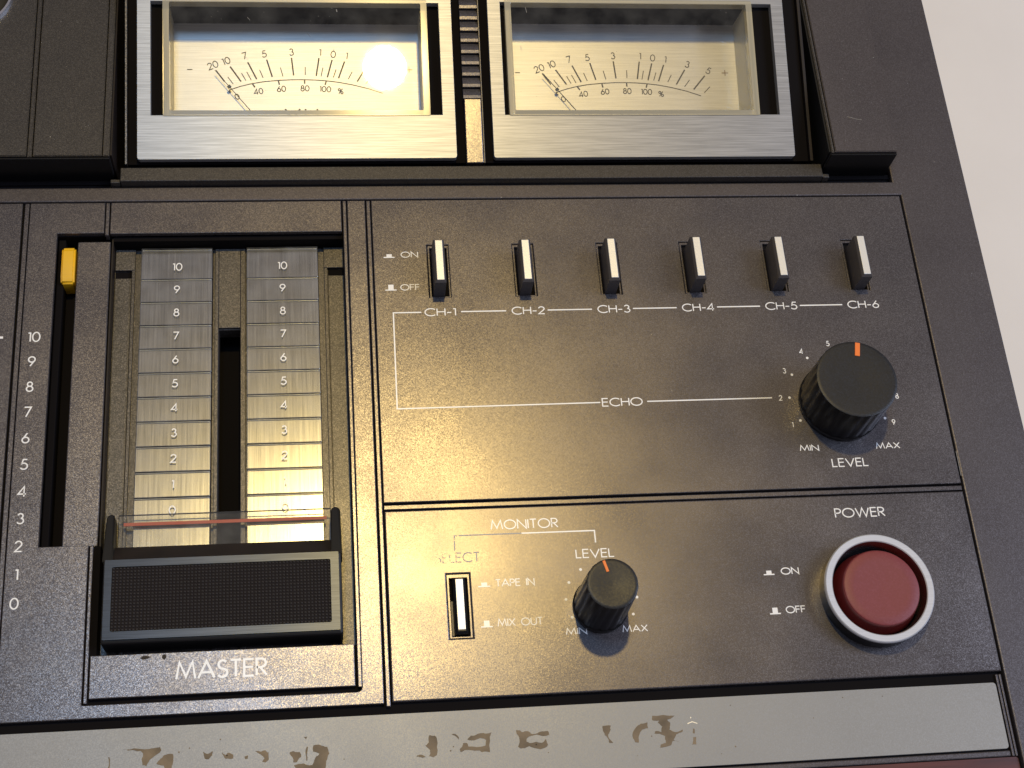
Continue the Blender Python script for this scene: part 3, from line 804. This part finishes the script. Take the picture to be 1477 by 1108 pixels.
# chrome-rimmed dial at the upper left
bm = bmesh.new()
lathe(bm, -109.4, 319.8, [(15.4, BT - .5), (15.5, BT + 1.0), (15.1, BT + 1.7), (14.4, BT + 1.7), (14.1, BT + 1.0), (14.1, BT - .5)], 96)
dial = link('dial_rim', bm, M['chrome'], mixer, smooth=True)
bm = bmesh.new(); lathe(bm, -109.4, 319.8, [(14.1, BT + .3), (12, BT + .45), (6, BT + 2), (.01, BT + 2)], 64); link('dial_face', bm, M['black'], dial, smooth=True)

# tilted carrier between and round the meters
plate('meter_carrier', rect(-58.6, 160.9, -1.0, 160), [rect(-48.2, 37.0, 13.4, 53.3), rect(61.0, 145.6, 13.2, 53.9)], -6, -3.4, M['void'], mixer, .2, tilt)
for x0, x1 in ((-59.4, -58.7), (161.2, 162.2)):
    box('carrier_edge', x0, x1, -1.2, 160, -7, -2.2, M['divider'] if x0 < 0 else M['well'], mixer, .15, xf=tilt)

# centre bar with louvers
cb = box('louver_bar', 47.2, 52.6, -2.0, 19.6, -3, -.2, M['panel'], mixer, .25, xf=tilt)
box('louver_base', 47.2, 52.6, 19.6, 160, -4, -2.6, M['void'], mixer, .1, xf=tilt)
box('louver_edge', 52.75, 53.15, -2.0, 160, -3, -.35, M['divider'], mixer, .1, xf=tilt)
for k in range(14):
    v0 = 19.75 + 3.87 * k
    bm = bmesh.new()
    pts = [(v0, -2.7), (v0, -.15), (v0 + .95, -.05), (v0 + 1.1, -.25), (v0 + 3.55, -1.25), (v0 + 3.65, -2.7)]
    A = [bm.verts.new((47.0 - .01 * k, a, b)) for a, b in pts]; B_ = [bm.verts.new((52.6, a, b)) for a, b in pts]
    n = len(pts); bm.faces.new(A); bm.faces.new(list(reversed(B_)))
    for i in range(n): bm.faces.new((A[i], B_[i], B_[(i + 1) % n], A[(i + 1) % n]))
    link('louver', bm, M['panel'], cb, tilt)

TK = [(75.57, 34.81, 78.35, 30.9), (79.37, 32.53, 81.1, 30.06), (80.18, 36.12, 83.64, 30.91), (83.8, 33.85, 85.22, 31.24), (85.51, 34.31, 86.91, 31.44), (85.89, 37.65, 88.68, 31.77), (89.68, 35.04, 90.77, 32.23), (92.02, 38.59, 93.74, 32.56), (96.44, 35.84, 97.2, 32.76), (100.11, 39.27, 100.68, 33.1), (104.52, 36.06, 104.47, 33.24), (109.08, 39.17, 108.04, 32.92), (110.32, 35.88, 109.61, 32.72), (113.35, 38.53, 111.68, 32.46), (114.59, 35.23, 113.64, 32.4), (117.44, 38.01, 115.33, 32.14), (119.86, 34.39, 118.48, 31.82), (124.64, 36.25, 121.41, 30.97), (126.1, 32.62, 124.21, 30.18), (131.51, 34.15, 127.32, 29.2), (133.01, 30.19, 130.93, 28.02)]
BIG = {0, 2, 5, 7, 9, 11, 13, 15, 17, 19}
ARC = [(79.74, 27.98), (83.5, 29.3), (87.35, 30.27), (91.5, 30.95), (95.86, 31.36), (100, 31.58), (104.05, 31.6), (107.7, 31.5), (111.28, 31.22), (115.4, 30.7), (119.43, 29.93), (124.7, 28.6), (129.71, 26.9)]
BEL = [((87.22, 30.26), (88.08, 28.96)), ((95.72, 31.13), (96.0, 29.85)), ((104.22, 31.4), (104.25, 30.2)), ((111.27, 31.08), (110.87, 29.84))]
NUM = [('20', 74.6, 36.57, 22), ('10', 78.9, 38.08, 20), ('7', 84.88, 39.87, 16), ('5', 91.25, 40.55, 8), ('3', 100.11, 41.25, 3), ('1', 109.53, 41.15, -3), ('0', 113.8, 40.51, -6), ('1', 118.21, 40.0, -9), ('3', 125.74, 38.24, -20), ('5', 132.93, 35.94, -28), ('+', 138.64, 35.16, 0), ('-', 67.21, 35.4, 0), ('0', 82.3, 25.71, 25), ('40', 89.18, 27.5, 10), ('60', 96.62, 28.4, 4), ('80', 104.29, 28.6, 0), ('100', 110.9, 28.33, -3), ('%', 115.9, 27.6, -5)]
DEP = -16.0
def meter(bx0, bx1, gx0, gx1, dx, dv, label):
    top = 53.2 if bx0 < 0 else 53.8
    bez = plate('meter_bezel', rect(bx0, bx1, -.4, 66, .8), [rect(bx0 + 4.1, bx1 - 4.0, 14.0, top - .9)], -2.6, 0, M['bezel'], mixer, .22, tilt)
    bez['label'] = label
    # inner well round the glass
    plate('meter_well', rect(bx0 + 3.6, bx1 - 3.6, 13.5, 58), [rect(gx0 + .1, gx1 - .1, 13.9, top)], -20, -2.75, M['void'], bez, 0, tilt)
    # clear box: thick edge frame round a thin window
    plate('glass_edge', rect(gx0, gx1, 13.75, top, .5), [rect(gx0 + 2.0, gx1 - 2.0, 15.5, top - 1.3, .4)], -3.2, .35, M['glassedge'], bez, .3, tilt)
    bm = bmesh.new(); vs = [bm.verts.new(q) for q in ((gx0 + 1.9, 15.4, .05), (gx1 - 1.9, 15.4, .05), (gx1 - 1.9, top - 1.2, .05), (gx0 + 1.9, top - 1.2, .05))]; bm.faces.new(vs)
    for v in bm.verts: v.co = tilt(v.co)
    print_link('glass_pane', bm, M['glass'], bez)
    # inside walls: pale sides, dark foot, top blackened to paint its shade
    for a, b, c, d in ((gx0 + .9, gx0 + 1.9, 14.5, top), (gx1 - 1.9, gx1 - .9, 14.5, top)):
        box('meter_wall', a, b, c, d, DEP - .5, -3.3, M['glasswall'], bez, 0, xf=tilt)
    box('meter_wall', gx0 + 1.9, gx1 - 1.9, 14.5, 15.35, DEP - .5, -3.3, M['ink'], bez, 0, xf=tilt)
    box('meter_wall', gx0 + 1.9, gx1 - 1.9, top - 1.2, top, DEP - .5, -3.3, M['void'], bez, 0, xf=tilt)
    sp = box('scale_plate', gx0 + 1.0, gx1 - 1.0, 14.6, top - .2, DEP - .4, DEP, M['scale'], bez, 0, xf=tilt)
    # scale markings
    bm = bmesh.new()
    tf = lambda x, y, q: tilt(Vector((x + dx, y + dv, q)))
    for k, (a, b, c, d) in enumerate(TK): stroke(bm, [(a, b), (c, d)], .42 if k in BIG else .24, DEP + .06, tf)
    stroke(bm, ARC, .26, DEP + .05, tf)
    for a, b in BEL: stroke(bm, [a, b], .4, DEP + .08, tf)
    print_link('scale_marks', bm, M['ink'], bez)
    for s, x, y, rt in NUM:
        h = (2.5 if y > 35.2 and len(s) < 3 else 2.1) if s not in '+-' else 4.4
        wd = .26
        adv = sum(G[c][0] for c in s) + .17 * (len(s) - 1); wt = max(adv * (h - wd) * 1.12 + wd, wd)
        text(bez, s, x + dx - wt / 2, x + dx + wt / 2, y + dv - h / 2, h, DEP + .06, wd, M['brownink'] if s == '+' else M['ink'], rt, tilt, name='scale_number')
    text(bez, 'VU', 97.5 + dx, 108.4 + dx, 17.4 + dv, 4.3, DEP + .06, .5, M['ink'], 0, tilt, name='scale_number', gap=.3)
    # needle resting at the left stop
    bm = bmesh.new()
    p0, p1 = Vector((75.4, 33.9)), Vector((90.5, 15.2))
    d = (p1 - p0).normalized(); e = Vector((-d.y, d.x))
    prism(bm, [tuple(p0 - e * .07), tuple(p1 - e * .13), tuple(p1 + e * .13), tuple(p0 + e * .07)], [DEP + 2.2] * 4, [DEP + 2.5] * 4)
    for v in bm.verts: v.co = tilt(Vector((v.co.x + dx, v.co.y + dv, v.co.z)))
    bmesh.ops.recalc_face_normals(bm, faces=bm.faces)
    nd = link('meter_needle', bm, M['needle'], bez)
    bm = bmesh.new(); q = Vector((79.95, 28.2))
    prism(bm, [tuple(q - d * .45 - e * .55), tuple(q + d * .45 - e * .55), tuple(q + d * .45 + e * .55), tuple(q - d * .45 + e * .55)], [DEP + 2.1] * 4, [DEP + 2.6] * 4)
    for v in bm.verts: v.co = tilt(Vector((v.co.x + dx, v.co.y + dv, v.co.z)))
    bmesh.ops.recalc_face_normals(bm, faces=bm.faces)
    link('needle_flag', bm, M['needleflag'], bez)
    return bez
meter(-55.35, 44.1, -47.45, 36.2, -107.75, .85, 'brushed meter bezel beside the cassette cover, left of the louvered bar')
meter(56.05, 155.35, 61.7, 144.6, 0, 0, 'brushed meter bezel nearer the outer rail, right of the louvered bar')

# dust and lint settled on the deck, glass and covers
rd = random.Random(11)
bm = bmesh.new()
def speck(x, y, z, r, fr=None):
    n = rd.choice((4, 5, 6)); a0 = rd.uniform(0, 6)
    vs = []
    for i in range(n):
        a = a0 + 2 * math.pi * i / n; q = Vector((x + r * rd.uniform(.5, 1.2) * math.cos(a), y + r * rd.uniform(.5, 1.2) * math.sin(a), z))
        vs.append(bm.verts.new(fr(q) if fr else q))
    bm.faces.new(vs)
for _ in range(150): speck(rd.uniform(17, 189), rd.uniform(149, 248), .03, rd.uniform(.05, .12))
for _ in range(80): speck(rd.uniform(17, 189), rd.uniform(92, 144), .03, rd.uniform(.05, .12))
for _ in range(50): speck(rd.uniform(-87, -80), rd.uniform(92, 248), .03, rd.uniform(.05, .11))
for _ in range(70): speck(rd.uniform(191.5, 213), rd.uniform(70, 330), .03, rd.uniform(.05, .13))
for _ in range(60): speck(rd.uniform(-110, -66), rd.uniform(262, 330), 12.03, rd.uniform(.05, .12))
for _ in range(50): speck(rd.uniform(168, 186), rd.uniform(262, 330), 12.03, rd.uniform(.05, .13))
for _ in range(30): speck(rd.uniform(-44, 33), rd.uniform(17, 51), .09, rd.uniform(.05, .14), tilt)
for _ in range(30): speck(rd.uniform(65, 141), rd.uniform(17, 51), .09, rd.uniform(.05, .14), tilt)
dust = print_link('dust', bm, M['dust'], mixer); dust['kind'] = 'stuff'
def hair(pts, wd, z, fr=None, name='scratch'):
    bm = bmesh.new(); stroke(bm, pts, wd, z, (lambda x, y, q: fr(Vector((x, y, q)))) if fr else (lambda x, y, q: Vector((x, y, q))))
    print_link(name, bm, M['dust'], mixer)
hair([(-2.2, 41.5), (-1.5, 40.6), (-1.2, 40.4)], .10, .1, tilt)
hair([(7.2, 49.8), (7.4, 48.9)], .22, .1, tilt)
hair([(-21, 46.9), (-20.2, 45.8)], .08, .1, tilt)
hair([(68.6, 51.0), (68.9, 49.2)], .12, .1, tilt)
hair([(172.5, 272.2), (175.6, 271.2), (177.4, 270.9)], .10, 12.04)
hair([(190.75, 150), (190.8, 158)], .14, .02)

print('objects', len(bpy.data.objects))
